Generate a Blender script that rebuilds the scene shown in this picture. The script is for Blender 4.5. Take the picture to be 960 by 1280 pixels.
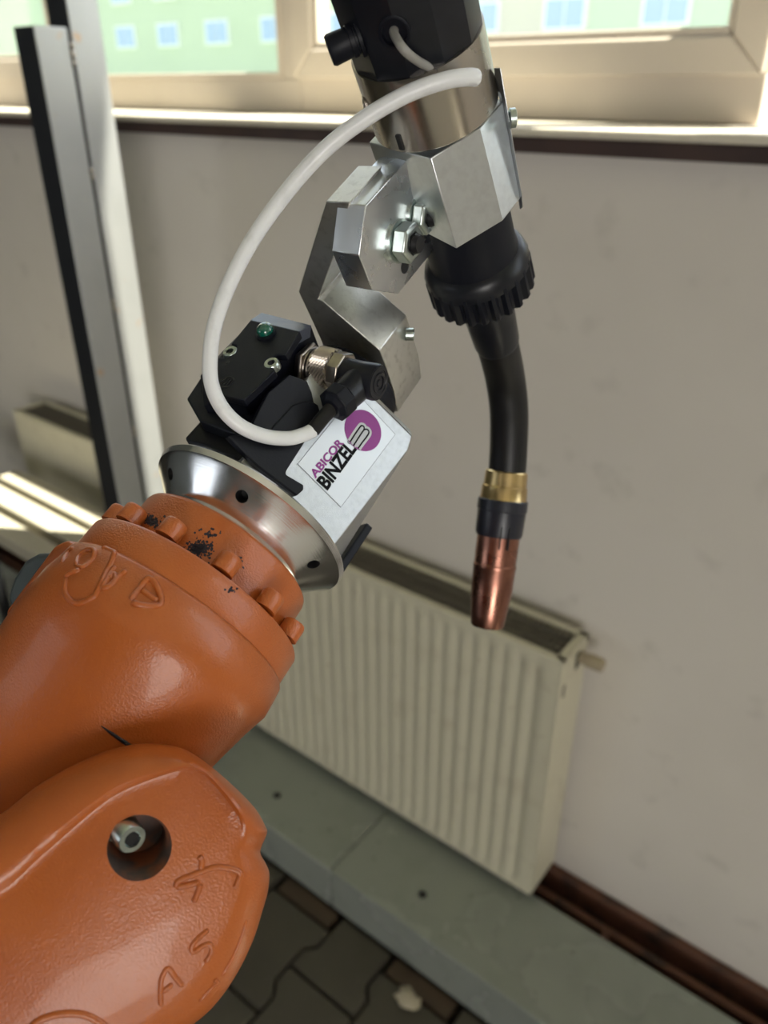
import bpy, math, random
import numpy as np
from mathutils import Vector, Matrix
from mathutils.bvhtree import BVHTree
random.seed(7)
# ------------------------------------------------------------------ camera
F=985.0; CX,CY=480.0,640.0; EYE=np.array([0.0,0.0,1.625])
th=math.atan(532/985.0); yaw=math.radians(38.0)
FH=np.array([-math.sin(yaw),math.cos(yaw),0.0]); UP0=np.array([0,0,1.0])
FWD=FH*math.cos(th)-UP0*math.sin(th)
RGT=np.cross(FWD,UP0); RGT/=np.linalg.norm(RGT); UPV=np.cross(RGT,FWD)
scn=bpy.context.scene
for o in list(bpy.data.objects): bpy.data.objects.remove(o)
cam=bpy.data.cameras.new('camera'); camo=bpy.data.objects.new('camera',cam); scn.collection.objects.link(camo)
camo.matrix_world=Matrix(((RGT[0],UPV[0],-FWD[0],EYE[0]),(RGT[1],UPV[1],-FWD[1],EYE[1]),(RGT[2],UPV[2],-FWD[2],EYE[2]),(0,0,0,1)))
cam.sensor_fit='AUTO'; cam.sensor_width=36.0; cam.lens=36.0*F/1280.0
cam.clip_start=0.01; cam.clip_end=500
cam.dof.use_dof=True; cam.dof.focus_distance=0.308; cam.dof.aperture_fstop=9.0
scn.camera=camo
# ------------------------------------------------------------------ sky, sun, lamps, exposure
W=bpy.data.worlds.new('world'); scn.world=W; W.use_nodes=True
nt=W.node_tree; nt.nodes.clear()
wo=nt.nodes.new('ShaderNodeOutputWorld'); bg=nt.nodes.new('ShaderNodeBackground'); sky=nt.nodes.new('ShaderNodeTexSky')
sky.sky_type='NISHITA'; sky.sun_disc=False; sky.sun_elevation=math.radians(50); sky.sun_rotation=math.radians(40)
hs=nt.nodes.new('ShaderNodeHueSaturation'); hs.inputs['Saturation'].default_value=.38
nt.links.new(sky.outputs[0],hs.inputs['Color']); nt.links.new(hs.outputs[0],bg.inputs[0]); nt.links.new(bg.outputs[0],wo.inputs[0]); bg.inputs[1].default_value=0.36
def lamp(name,kind,loc,dirv,energy,col,**kw):
    l=bpy.data.lights.new(name,kind); l.energy=energy; l.color=col
    for k,v in kw.items(): setattr(l,k,v)
    o=bpy.data.objects.new(name,l); scn.collection.objects.link(o); o.location=loc
    o.rotation_euler=Vector(dirv).to_track_quat('-Z','Y').to_euler(); return o
SUN=np.array([-1.7,-1.0,-4.0])
lamp('sun','SUN',(3,8,9),SUN,15.0,(1,.93,.80),angle=math.radians(.55))
lamp('hall_fill_light','AREA',(-3.6,-4.9,1.7),(.5,1,-.02),17.0,(.88,.94,1.0),shape='RECTANGLE',size=2.8,size_y=1.8)  # added bluish fill lamp at back left; no hall window is built there
lamp('back_right_fill','AREA',(4.1,-3.7,1.25),(-.8,.6,.02),120.0,(1,.97,.93),shape='RECTANGLE',size=2.8,size_y=2.1)  # added fill lamp at back right for highlights; no gate is built
scn.view_settings.view_transform='Standard'; scn.view_settings.look='None'
scn.view_settings.gamma=1.0; scn.view_settings.use_curve_mapping=False
scn.view_settings.exposure=0.62
# ------------------------------------------------------------------ helpers
def A(v): return np.array(v,dtype=float)
def nrm(v): v=A(v); return v/np.linalg.norm(v)
def C2W(v): v=A(v); return EYE+v[0]*RGT+v[1]*UPV+v[2]*FWD          # point
def D2W(v): v=A(v); return v[0]*RGT+v[1]*UPV+v[2]*FWD              # direction
def ray(u,v): return FWD+RGT*(u-CX)/F-UPV*(v-CY)/F
def at(u,v,d): return EYE+ray(u,v)*d
def onpl(u,v,P0,n):
    r=ray(u,v); return EYE+r*(((P0-EYE)@n)/(r@n))
def basis(ax):
    ax=nrm(ax); h=A([0,0,1.0]) if abs(ax[2])<.9 else A([1.0,0,0])
    b=nrm(np.cross(h,ax)); return ax,b,np.cross(ax,b)
class MB:
    def __init__(s): s.v=[]; s.f=[]
    def add(s,vs,fs):
        k=len(s.v); s.v+= [tuple(map(float,p)) for p in vs]; s.f+=[tuple(k+i for i in f) for f in fs]; return s
    def box(s,c,sz,ax=None):
        c=A(c); X,Y,Z=ax if ax is not None else (A([1,0,0]),A([0,1,0]),A([0,0,1])); h=A(sz)/2
        vs=[c+X*h[0]*i+Y*h[1]*j+Z*h[2]*k for k in(-1,1) for j in(-1,1) for i in(-1,1)]
        return s.add(vs,[(0,2,3,1),(4,5,7,6),(0,1,5,4),(2,6,7,3),(0,4,6,2),(1,3,7,5)])
    def bx(s,x0,x1,y0,y1,z0,z1): return s.box(((x0+x1)/2,(y0+y1)/2,(z0+z1)/2),(x1-x0,y1-y0,z1-z0))
    def prism(s,poly,vec):
        n=len(poly); P=[A(p) for p in poly]; vec=A(vec)
        return s.add(P+[p+vec for p in P],[tuple(range(n)),tuple(range(2*n-1,n-1,-1))]+[(i,i+n,(i+1)%n+n,(i+1)%n) for i in range(n)])
    def loft(s,rings,cap0=True,cap1=True):
        n=len(rings[0]); vs=[p for r in rings for p in r]; fs=[]
        for k in range(len(rings)-1):
            for i in range(n): fs.append((k*n+i,k*n+(i+1)%n,(k+1)*n+(i+1)%n,(k+1)*n+i))
        if cap0: fs.append(tuple(range(n-1,-1,-1)))
        if cap1: m=(len(rings)-1)*n; fs.append(tuple(range(m,m+n)))
        return s.add(vs,fs)
    def lathe(s,C,ax,prof,n=48,rot=0,mod=None):
        ax,b,c=basis(ax); rings=[]
        for (t,r) in prof:
            rings.append([C+ax*t+(r*(mod(i,r) if mod else 1))*(math.cos(rot+2*math.pi*i/n)*b+math.sin(rot+2*math.pi*i/n)*c) for i in range(n)])
        return s.loft(rings)
    def tube(s,pts,rad,n=16):
        pts=[A(p) for p in pts]; m=len(pts)
        rad=[rad]*m if isinstance(rad,(int,float)) else rad
        t0=nrm(pts[1]-pts[0]); _,b,c=basis(t0); rings=[]
        for i,p in enumerate(pts):
            t=nrm(pts[min(i+1,m-1)]-pts[max(i-1,0)])
            b=nrm(b-t*(b@t)); c=np.cross(t,b)
            rings.append([p+rad[i]*(math.cos(2*math.pi*k/n)*b+math.sin(2*math.pi*k/n)*c) for k in range(n)])
        return s.loft(rings)
LOC={}
def link(o,parent,loc):
    scn.collection.objects.link(o); LOC[o.name]=A(loc)
    if parent is not None:
        o.parent=parent; o.location=tuple(A(loc)-LOC[parent.name])
    else: o.location=tuple(loc)
def obj(name,mb,mat,parent=None,smooth=35,bevel=0,seg=2,sub=0,kind=None,label=None):
    V=np.array(mb.v); loc=(V.min(0)+V.max(0))/2
    if parent is None: loc[2]=V[:,2].min()
    me=bpy.data.meshes.new(name); me.from_pydata([tuple(p) for p in V-loc],[],mb.f); me.update()
    import bmesh
    bm=bmesh.new(); bm.from_mesh(me); bmesh.ops.recalc_face_normals(bm,faces=bm.faces); bm.to_mesh(me); bm.free()
    me.materials.append(mat)
    o=bpy.data.objects.new(name,me); link(o,parent,loc)
    if smooth: me.shade_smooth(); me.set_sharp_from_angle(angle=math.radians(smooth))
    if bevel:
        b=o.modifiers.new('bevel','BEVEL'); b.width=bevel; b.segments=seg; b.limit_method='ANGLE'; b.angle_limit=math.radians(28)
        b.harden_normals=False
    if sub:
        m=o.modifiers.new('sub','SUBSURF'); m.levels=sub; m.render_levels=sub
    if kind: o['kind']=kind
    if label: o['label']=label
    return o
def cut(o,cutters,mat=None):
    """real drilled recesses: boolean applied, cutter meshes discarded"""
    mb=MB()
    objs=[]
    for c in cutters:
        V=np.array(c.v)-LOC_W(o)
        me=bpy.data.meshes.new('c'); me.from_pydata([tuple(p) for p in V],[],c.f)
        import bmesh
        bm=bmesh.new(); bm.from_mesh(me); bmesh.ops.recalc_face_normals(bm,faces=bm.faces); bm.to_mesh(me); bm.free()
        if mat: me.materials.append(mat)
        co=bpy.data.objects.new('c',me); scn.collection.objects.link(co); co.location=tuple(LOC_W(o)); objs.append(co)
    if mat: o.data.materials.append(mat)
    for co in objs:
        m=o.modifiers.new('b','BOOLEAN'); m.operation='DIFFERENCE'; m.object=co; m.solver='EXACT'
        if mat: m.material_mode='TRANSFER'
    bpy.context.view_layer.update()
    dg=bpy.context.evaluated_depsgraph_get(); ev=o.evaluated_get(dg); nm=bpy.data.meshes.new_from_object(ev,depsgraph=dg)
    o.modifiers.clear(); o.data=nm
    for co in objs: bpy.data.objects.remove(co)
    nm.shade_smooth(); nm.set_sharp_from_angle(angle=math.radians(30))
def LOC_W(o): return LOC[o.name]
def thing(name,label,cat,loc,group=None):
    o=bpy.data.objects.new(name,None); o.empty_display_size=.05; link(o,None,A(loc)); o['label']=label; o['category']=cat
    if group: o['group']=group
    return o
def tag(o,label,cat,group=None):
    o['label']=label; o['category']=cat
    if group: o['group']=group
    return o
def smoothpath(P,n=6):
    P=[A(p) for p in P]; out=[]; Q=[2*P[0]-P[1]]+P+[2*P[-1]-P[-2]]
    for i in range(1,len(Q)-2):
        for k in range(n):
            t=k/n; a,b,c,d=Q[i-1:i+3]
            out.append(.5*((2*b)+(c-a)*t+(2*a-5*b+4*c-d)*t*t+(-a+3*b-3*c+d)*t**3))
    out.append(P[-1]); return out
# ------------------------------------------------------------------ materials
def mat(name,col,rough=.5,metal=0.0,noise=None,bump=None,coat=0,aniso=0,spec=.5,trans=0,mix2=None,emit=None,streak=None):
    m=bpy.data.materials.new(name); m.use_nodes=True; N=m.node_tree.nodes; L=m.node_tree.links; p=N['Principled BSDF']
    p.inputs['Base Color'].default_value=(*col,1); p.inputs['Roughness'].default_value=rough; p.inputs['Metallic'].default_value=metal
    p.inputs['Coat Weight'].default_value=coat; p.inputs['Coat Roughness'].default_value=.08
    p.inputs['Specular IOR Level'].default_value=spec; p.inputs['Transmission Weight'].default_value=trans
    if aniso: p.inputs['Anisotropic'].default_value=aniso
    tc=N.new('ShaderNodeTexCoord')
    src=tc.outputs['Object']
    def noi(sc,det=4,dist=0,vec=None,rg=.5):
        n=N.new('ShaderNodeTexNoise'); n.inputs['Scale'].default_value=sc; n.inputs['Detail'].default_value=det; n.inputs['Distortion'].default_value=dist
        n.inputs['Roughness'].default_value=rg
        L.new(vec or src,n.inputs['Vector']); return n.outputs['Fac']
    def ramp(fac,a,b,ca,cb):
        r=N.new('ShaderNodeValToRGB'); r.color_ramp.elements[0].position=a; r.color_ramp.elements[1].position=b
        r.color_ramp.elements[0].color=ca; r.color_ramp.elements[1].color=cb; L.new(fac,r.inputs['Fac']); return r.outputs['Color']
    if mix2:   # list of (scale, lo, hi, colour, strength, detail)
        cur=None
        for (sc,lo,hi,c2,st,det) in mix2:
            r=ramp(noi(sc,det),lo,hi,(0,0,0,1),(st,st,st,1))
            mx=N.new('ShaderNodeMix'); mx.data_type='RGBA'; L.new(r,mx.inputs[0])
            if cur is None: mx.inputs[6].default_value=(*col,1)
            else: L.new(cur,mx.inputs[6])
            mx.inputs[7].default_value=(*c2,1); cur=mx.outputs[2]
        L.new(cur,p.inputs['Base Color'])
    if noise:  # (scale, lo, hi) roughness variation
        mr=N.new('ShaderNodeMapRange'); L.new(noi(noise[0]),mr.inputs[0]); mr.inputs[1].default_value=.3; mr.inputs[2].default_value=.7
        mr.inputs[3].default_value=noise[1]; mr.inputs[4].default_value=noise[2]; L.new(mr.outputs[0],p.inputs['Roughness'])
    prev=None
    for bm_ in (bump if isinstance(bump,list) else ([bump] if bump else [])):
        b=N.new('ShaderNodeBump'); b.inputs['Strength'].default_value=bm_[1]; b.inputs['Distance'].default_value=bm_[2]
        L.new(noi(bm_[0],2),b.inputs['Height'])
        if prev: L.new(prev,b.inputs['Normal'])
        prev=b.outputs[0]
    if streak: # (direction axis vec, scale, strength, dist): machining lines across a direction
        d,sc,st,di=streak
        dp=N.new('ShaderNodeVectorMath'); dp.operation='DOT_PRODUCT'; L.new(src,dp.inputs[0]); dp.inputs[1].default_value=tuple(d)
        cb=N.new('ShaderNodeCombineXYZ'); L.new(dp.outputs['Value'],cb.inputs[0])
        b=N.new('ShaderNodeBump'); b.inputs['Strength'].default_value=st; b.inputs['Distance'].default_value=di
        L.new(noi(sc,3,vec=cb.outputs[0]),b.inputs['Height'])
        if prev: L.new(prev,b.inputs['Normal'])
        prev=b.outputs[0]
    if prev: L.new(prev,p.inputs['Normal'])
    if emit: p.inputs['Emission Color'].default_value=(*emit[0],1); p.inputs['Emission Strength'].default_value=emit[1]
    return m
# ------------------------------------------------------------------ frames of the tool (camera-relative fit, turned into world vectors)
KS=.929
acam=nrm([0.48938305,0.74893539,0.44676617]); a=D2W(acam); C=C2W(A([-0.06125727,-0.00346527,0.36553812])*KS)
bcam=nrm([acam[1],-acam[0],0]); ccam=np.cross(acam,bcam); ccam=ccam if ccam[2]<0 else -ccam
b_=D2W(bcam); c_=D2W(ccam)
ph=math.radians(21); n_=math.cos(ph)*c_+math.sin(ph)*b_; x_=math.cos(ph)*b_-math.sin(ph)*c_
ps=math.radians(52); p_=math.cos(ps)*x_+math.sin(ps)*n_; m_=-math.sin(ps)*x_+math.cos(ps)*n_
K=.91
T=C2W(A([0.02205086,0.17378781,0.3411338])*K); t=D2W(nrm([0.30117706,-0.52975108,0.79287841]))

orange=mat('orange_paint',(.43,.105,.018),.32,coat=.15,bump=[(1300,.34,.0005),(60,.15,.002)],noise=(40,.28,.40),mix2=[(14,.45,.75,(.34,.070,.015),.6,3)])
orange_s=mat('orange_paint_smooth',(.46,.112,.019),.32,coat=.15,bump=[(1300,.4,.0005)],mix2=[(20,.45,.75,(.34,.070,.015),.5,3)])
dirt=mat('weld_soot',(.028,.022,.030),.8,bump=(700,.5,.001))
alu=mat('machined_aluminium',(.78,.79,.80),.30,1.0,noise=(150,.24,.38),streak=(tuple(a),900,.25,.0004))
alu_turn=mat('turned_aluminium',(.82,.82,.83),.20,1.0,noise=(90,.14,.26),streak=(tuple(a),1600,.12,.0002))
alu_plate=mat('milled_plate',(.74,.76,.78),.30,1.0,noise=(90,.25,.32),streak=(tuple(m_),420,.12,.0003))
alu_matt=mat('bead_blasted_aluminium',(.70,.73,.75),.33,.95,bump=(2500,.18,.0002),mix2=[(300,.4,.7,(.62,.64,.66),.7,4)])
alu_box=mat('brushed_box_aluminium',(.58,.60,.62),.40,.9,bump=(2500,.25,.0003),mix2=[(420,.4,.7,(.50,.52,.54),.7,4)],streak=(tuple(x_),1200,.15,.0003))
alu_worn=mat('scuffed_aluminium',(.72,.71,.67),.36,.95,bump=(1200,.2,.0003),mix2=[(260,.52,.75,(.42,.40,.36),.55,8)])
alu_dark=mat('anodised_profile',(.20,.215,.22),.45,.9,mix2=[(50,.4,.7,(.16,.17,.175),.8,3)])
steel=mat('brushed_steel',(.50,.46,.41),.26,1.0,noise=(60,.20,.29))
nickel=mat('nickel',(.40,.355,.31),.28,1.0)
zinc=mat('zinc_plate',(.52,.58,.56),.28,1.0,mix2=[(180,.5,.7,(.36,.42,.40),.6,3)])
blackbolt=mat('black_oxide',(.02,.02,.022),.38,.4)
plastic=mat('black_plastic',(.005,.006,.011),.45,0,bump=(1400,.15,.0003),spec=.25)
plastic_s=mat('black_satin',(.008,.009,.013),.32,0,spec=.35,mix2=[(70,.5,.8,(.02,.022,.03),.6,6)])
rubber=mat('black_rubber',(.008,.008,.009),.42,0,spec=.35)
white=mat('white_cable',(.80,.81,.83),.38,0,spec=.5,coat=.2,mix2=[(120,.55,.75,(.50,.50,.50),.4,4)])
greyc=mat('grey_cable',(.30,.29,.27),.45)
brass=mat('brass',(.62,.46,.22),.28,1.0,mix2=[(120,.5,.75,(.40,.28,.14),.7,5)])
copper=mat('copper',(.30,.14,.10),.30,1.0,noise=(80,.2,.42),mix2=[(90,.45,.75,(.19,.085,.065),.8,5)])
ledm=mat('green_led',(.0,.10,.065),.08,0,spec=.8,coat=1)
labelm=mat('silver_label',(.60,.62,.64),.38,.75,mix2=[(400,.4,.7,(.60,.62,.64),.6,3)])
purple=mat('purple_print',(.30,.035,.28),.45); blackp=mat('black_print',(.004,.004,.006),.6,spec=.15); whitep=mat('white_print',(.62,.64,.68),.45)
dark=mat('dark_bore',(.012,.012,.013),.6)
plaster=mat('painted_plaster',(.68,.635,.585),.75,0,bump=[(60,.10,.004)],mix2=[(1.6,.42,.70,(.57,.525,.475),.6,4),(14,.62,.75,(.45,.42,.38),.35,6)])
frame_m=mat('window_plastic',(.54,.48,.41),.45,mix2=[(8,.55,.8,(.45,.40,.34),.4,5)])
sillm=mat('sill_white',(.62,.57,.47),.5,mix2=[(30,.55,.8,(.45,.40,.32),.5,5)])
brown=mat('brown_strip',(.055,.030,.024),.6,mix2=[(12,.4,.7,(.035,.020,.018),.8,3)])
radm=mat('radiator_enamel',(.60,.565,.44),.40,0,mix2=[(14,.55,.75,(.46,.41,.31),.5,6),(60,.66,.74,(.28,.20,.13),.4,5)])
grillm=mat('radiator_grille',(.13,.115,.09),.6)
ledgem=mat('grey_painted_sheet',(.27,.29,.265),.22,0,coat=.25,noise=(6,.16,.34),bump=(5,.08,.01),mix2=[(9,.5,.75,(.22,.24,.215),.6,5),(50,.68,.72,(.08,.07,.06),.5,4)])
rust=mat('rusty_channel',(.12,.048,.028),.7,0,bump=(60,.4,.003),mix2=[(18,.45,.65,(.03,.018,.014),.9,5)])
sand=mat('joint_sand',(.030,.024,.018),.95)
paverm=mat('concrete_paver',(.075,.066,.050),.75,0,bump=(260,.3,.002),mix2=[(6,.4,.7,(.055,.048,.036),.8,5),(70,.6,.72,(.10,.09,.07),.5,3)])
paverb=mat('edge_paver',(.085,.055,.035),.75,0,bump=(260,.3,.002),mix2=[(9,.4,.7,(.055,.038,.026),.8,5)])
tube_m=mat('galvanised_tube',(.44,.45,.45),.36,.45,mix2=[(9,.45,.7,(.36,.37,.37),.6,4),(26,.66,.72,(.55,.30,.10),.5,5)])
barm=mat('cream_bar',(.42,.385,.30),.45,0,mix2=[(7,.5,.8,(.34,.31,.24),.5,4)])
facade_g=mat('green_render',(.44,.51,.43),.9,mix2=[(.2,.45,.7,(.41,.48,.40),.5,2)])
facade_p=mat('pale_render',(.52,.48,.45),.9)
paneb=mat('window_pane_blue',(.30,.40,.62),.2,0)
bframe=mat('white_window_frame',(.75,.77,.80),.5)
leafm=mat('shrub_leaf',(.30,.42,.12),.6,mix2=[(3,.4,.7,(.16,.28,.07),.8,3)])
groundm=mat('lawn',(.35,.42,.25),.9)
glass=bpy.data.materials.new('glass'); glass.use_nodes=True
N=glass.node_tree.nodes; L=glass.node_tree.links; N.clear()
go=N.new('ShaderNodeOutputMaterial'); tr=N.new('ShaderNodeBsdfTransparent'); gl=N.new('ShaderNodeBsdfGlossy'); mx=N.new('ShaderNodeMixShader')
gl.inputs['Roughness'].default_value=.02; mx.inputs[0].default_value=.06; tr.inputs[0].default_value=(.95,.97,.96,1)
L.new(tr.outputs[0],mx.inputs[1]); L.new(gl.outputs[0],mx.inputs[2]); L.new(mx.outputs[0],go.inputs[0])

# ------------------------------------------------------------------ THE ROOM
Z0=1.625                       # camera height over the floor
X0,X1,Y0,Y1,ZC=-5.2,4.4,-5.4,1.15,4.3
YG=1.38                        # window plane
def struct(name,mb,m,**k): return obj(name,mb,m,kind='structure',**k)
floor=struct('floor',MB().bx(X0,X1,Y0,1.5,-.10,-.045),sand,smooth=0)
# window wall: below the sill, piers and lintel
wins=[(-2.62,-2.20),(-2.08,-1.36),(-1.24,-.436),(-.18,.14),(.95,1.65),(1.77,2.57),(2.69,3.49)]
ZS=Z0-.052                      # sill top
w=MB().bx(X0,X1,1.15,1.5,-.05,ZS-.03)
w.bx(X0,X1,1.15,1.5,3.90,ZC); w.bx(X0,-2.72,1.15,1.5,ZS-.03,3.90); w.bx(3.72,X1,1.15,1.5,ZS-.03,3.90); w.bx(.27,.83,1.15,1.5,ZS-.03,3.90)
struct('wall_front',w,plaster,smooth=0)
hall_dim=mat('dimmed_hall',(.12,.13,.12),.7)  # unseen walls coloured dark so the hall reflects as dim
struct('wall_left',MB().bx(X0-.1,X0,Y0,1.5,-.05,ZC),hall_dim,smooth=0)
struct('wall_right',MB().bx(X1,X1+.1,Y0,1.5,-.05,ZC),plaster,smooth=0)
struct('wall_back',MB().bx(X0,X1,Y0-.1,Y0,-.05,ZC),hall_dim,smooth=0)
struct('ceiling',MB().bx(X0-.1,X1+.1,Y0-.1,1.5,ZC,ZC+.1),plaster,smooth=0)
# sill board with its brown under-edge
struct('trim_1',MB().bx(-2.72,3.72,1.12,1.50,ZS-.012,ZS),sillm,bevel=.003,smooth=0)
struct('trim_2',MB().bx(-2.72,3.72,1.128,1.149,ZS-.034,ZS-.0125),brown,bevel=.002,smooth=0)
# windows: outer frame, sash frame with mitred corners, glazing bead, pane
def rect_frame(mb,x0,x1,z0,z1,wd,y0,y1):
    """four mitred members, clockwise; inner rectangle is x0..x1,z0..z1"""
    X=(x0-wd,x1+wd); Z=(z0-wd,z1+wd)
    for q in ([(X[0],Z[0]),(X[1],Z[0]),(x1,z0),(x0,z0)],[(X[0],Z[1]),(X[1],Z[1]),(x1,z1),(x0,z1)],[(X[0],Z[0]),(X[0],Z[1]),(x0,z1),(x0,z0)],[(X[1],Z[0]),(X[1],Z[1]),(x1,z1),(x1,z0)]):
        g=.0006
        cx=sum(p[0] for p in q)/4; cz=sum(p[1] for p in q)/4
        mb.prism([(p[0]+(cx-p[0])*g,y0,p[1]+(cz-p[1])*g) for p in q],(0,y1-y0,0))
    return mb
ZT=3.84
for i,(xa,xb) in enumerate(wins):
    fixed=(i==1)
    zb=Z0+(.027 if fixed else .078)
    wn=bpy.data.objects.new('window_%d'%(i+1),None); link(wn,None,((xa+xb)/2,YG,ZS)); wn['kind']='structure'
    o=MB(); zo0=ZS+.001; zo1=3.898
    ml=.06 if i in(0,3,5) else .055
    # outer frame (rails and stiles against wall)
    xl=xa-(.10 if i==0 else .118 if i==4 else .06); xr=xb+(.22 if i==6 else .128 if i==3 else .068 if i==2 else .06)
    if i in(1,): xl=xa-.04
    fo=MB(); wd=.03
    fo.bx(xl,xr,YG-.002,YG+.06,zo0,zb-(.012 if fixed else .062)); fo.bx(xl,xr,YG-.002,YG+.06,ZT+.04,zo1)
    zq_=zb-(.012 if fixed else .062); fo.bx(xl,xa-(.012 if fixed else .05),YG-.002,YG+.06,zq_,ZT+.04); fo.bx(xb+(.012 if fixed else .05),xr,YG-.002,YG+.06,zq_,ZT+.04)
    obj('outer_frame',fo,frame_m,wn,bevel=.003)
    if not fixed:
        obj('sash_frame',rect_frame(MB(),xa-.012,xb+.012,zb+-.012,ZT+.012,.052,YG-.018,YG+.04),frame_m,wn,bevel=.004)
    obj('glazing_bead',rect_frame(MB(),xa,xb,zb,ZT,.0125,YG-.006 if fixed else YG-.010,YG+.012),frame_m,wn,bevel=.002)
    obj('window_pane',MB().bx(xa-.002,xb+.002,YG+.015,YG+.02,zb-.002,ZT+.002),glass,wn,smooth=0)
# ------------------------------------------------------------------ ledge (sheet-metal channel cover) and rusty channel behind
zl=Z0-1.5
def ledge(x0,x1,label,screws):
    l=thing('channel_cover',label,'cover',((x0+x1)/2,.93,.0),'grey sheet covers along the wall')
    g=.0012
    obj('cover_sheet',MB().prism([(x0+g,.823,.004),(x0+g,.823,zl),(x0+g,1.045,zl),(x0+g,1.045,zl-.012),(x0+g,.829,zl-.012),(x0+g,.829,.004)],(x1-x0-2*g,0,0)),ledgem,l,bevel=.003)
    for (sx,sy) in screws: obj('screw',MB().lathe(A([sx,sy,zl-.003]),(0,0,1),[(0,.009),(.004,.009),(.006,.006),(.0061,.003),(.0045,.0028)],20),dark,l)
ledge(-3.55,-.792,'grey painted sheet cover under the radiator, left of the seam',[(-1.03,.90),(-2.0,.93)])
ledge(-.792,1.1,'grey painted sheet cover running right from the seam under the radiator',[(-.60,.90),(.35,.93)])
for dx_,dy_ in((-.35,.88),):pass
ch=thing('wall_channel','rusty steel channel in the gap between grey cover and wall','channel',(0,1.1,0))
obj('channel_bed',MB().bx(-3.5,1.1,1.046,1.149,-.045,.03),rust,ch,smooth=0)
obj('rail',MB().bx(-3.5,1.1,1.128,1.149,.03,.115),rust,ch,bevel=.002)
obj('rail',MB().bx(-3.5,1.1,1.084,1.100,.03,.090),rust,ch,bevel=.002)
for k in range(8):
    xx=-.27-.42*k+.42
    obj('bracket',MB().bx(xx,xx+.012,1.047,1.084,.03,.100),rust,ch,bevel=.001)
# ------------------------------------------------------------------ pavers
fl=floor
struct('trim_3',MB().bx(.42,X1,Y0,.822,-.0449,-.001),mat('bounce_floor',(.50,.47,.41),.7),smooth=0)  # unseen pale floor, added to bounce sunlight up onto arm and wall
PW,PL=.1575,.2165
me_p=None
def paver_mesh():
    xo=.0105; hw=PW/2; g=.003
    ys=[0,.042,.064,.1525,.1745,PL]; off=[xo,xo,-xo,-xo,xo,xo]
    R=[(hw+o_-g, y if 0<y<PL else (g if y==0 else PL-g)) for y,o_ in zip(ys,off)]
    Lf=[(-x,y) for x,y in reversed(R)]
    poly=[(x,y-PL/2) for x,y in R+Lf]
    mb=MB(); n=len(poly)
    ins=[(x*.965,y*.975,0) for x,y in poly]
    lo=[(x,y,-.045) for x,y in poly]; mid=[(x,y,-.004) for x,y in poly]
    mb.loft([lo,mid,ins]); return mb
pm=paver_mesh()
me=bpy.data.meshes.new('paver'); me.from_pydata(pm.v,[],pm.f); me.update(); me.materials.append(paverm)
xc0=-.767-PW/2
for ci in range(-14,12):
    for ri in range(-4,8):
        xx=xc0+PW*ci; yy=.671-PL*ri+(0 if ci%2==0 else PL/2)
        if yy>.72 and yy+PL/2>.80 and ci%2==0 and False: continue
        if yy+PL/2>.822: continue
        if xx<-2.6 or xx+PW/2+.02>.42: continue
        o=bpy.data.objects.new('paver',me); scn.collection.objects.link(o); o.parent=fl
        wl=A([xx,yy,random.uniform(-.0015,.001)]); o.location=tuple(wl-LOC[fl.name]); o.rotation_euler=(random.uniform(-.006,.006),random.uniform(-.006,.006),random.uniform(-.004,.004))
eb=MB().bx(-PW/2+.003,PW/2-.003,-.019,.019,-.04,-.001)
xo=.0105; hw=PW/2
R3=[(hw+xo-.003,.003),(hw+xo-.003,.042),(hw-xo-.003,.064),(hw-xo-.003,.1495)]
p3=R3+[(-x,y) for x,y in reversed(R3)]; h3=MB(); h3.loft([[(x,y,-.045) for x,y in p3],[(x,y,-.004) for x,y in p3],[(x*.965,.003+(y-.003)*.98,0) for x,y in p3]])
me3=bpy.data.meshes.new('paver'); me3.from_pydata(h3.v,[],h3.f); me3.update(); me3.materials.append(paverm)
me2=bpy.data.meshes.new('edge_paver'); me2.from_pydata(eb.v,[],eb.f); me2.update(); me2.materials.append(paverb)
for ci in range(-11,8):
    xx=xc0+PW*ci
    if xx+PW/2+.02>.42: continue
    if ci%2==0:
        o=bpy.data.objects.new('edge_paver',me2); scn.collection.objects.link(o); o.parent=fl; o.location=tuple(A([xx,.802,-.002])-LOC[fl.name])
    else:
        o=bpy.data.objects.new('paver',me3); scn.collection.objects.link(o); o.parent=fl; o.location=tuple(A([xx,.671,random.uniform(-.0015,.001)])-LOC[fl.name])
# little crumpled scrap on the pavers
sc_=MB(); pc=A([-.535,.762,.004])
import itertools
pts=[]
rings=[]
for k in range(5):
    rr=[.004,.016,.019,.014,.004][k]; zz=[0,.002,.010,.017,.022][k]
    rings.append([pc+A([rr*(1+.35*random.uniform(-1,1))*math.cos(q)*1.3,rr*(1+.35*random.uniform(-1,1))*math.sin(q),zz+random.uniform(-.002,.002)]) for q in np.linspace(0,2*math.pi,11)[:-1]])
sc_.loft(rings)
tag(obj('plaster_chip',sc_,mat('pale_scrap',(.42,.37,.28),.8),smooth=20),'small pale scrap lying on the dark pavers','scrap')
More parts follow.
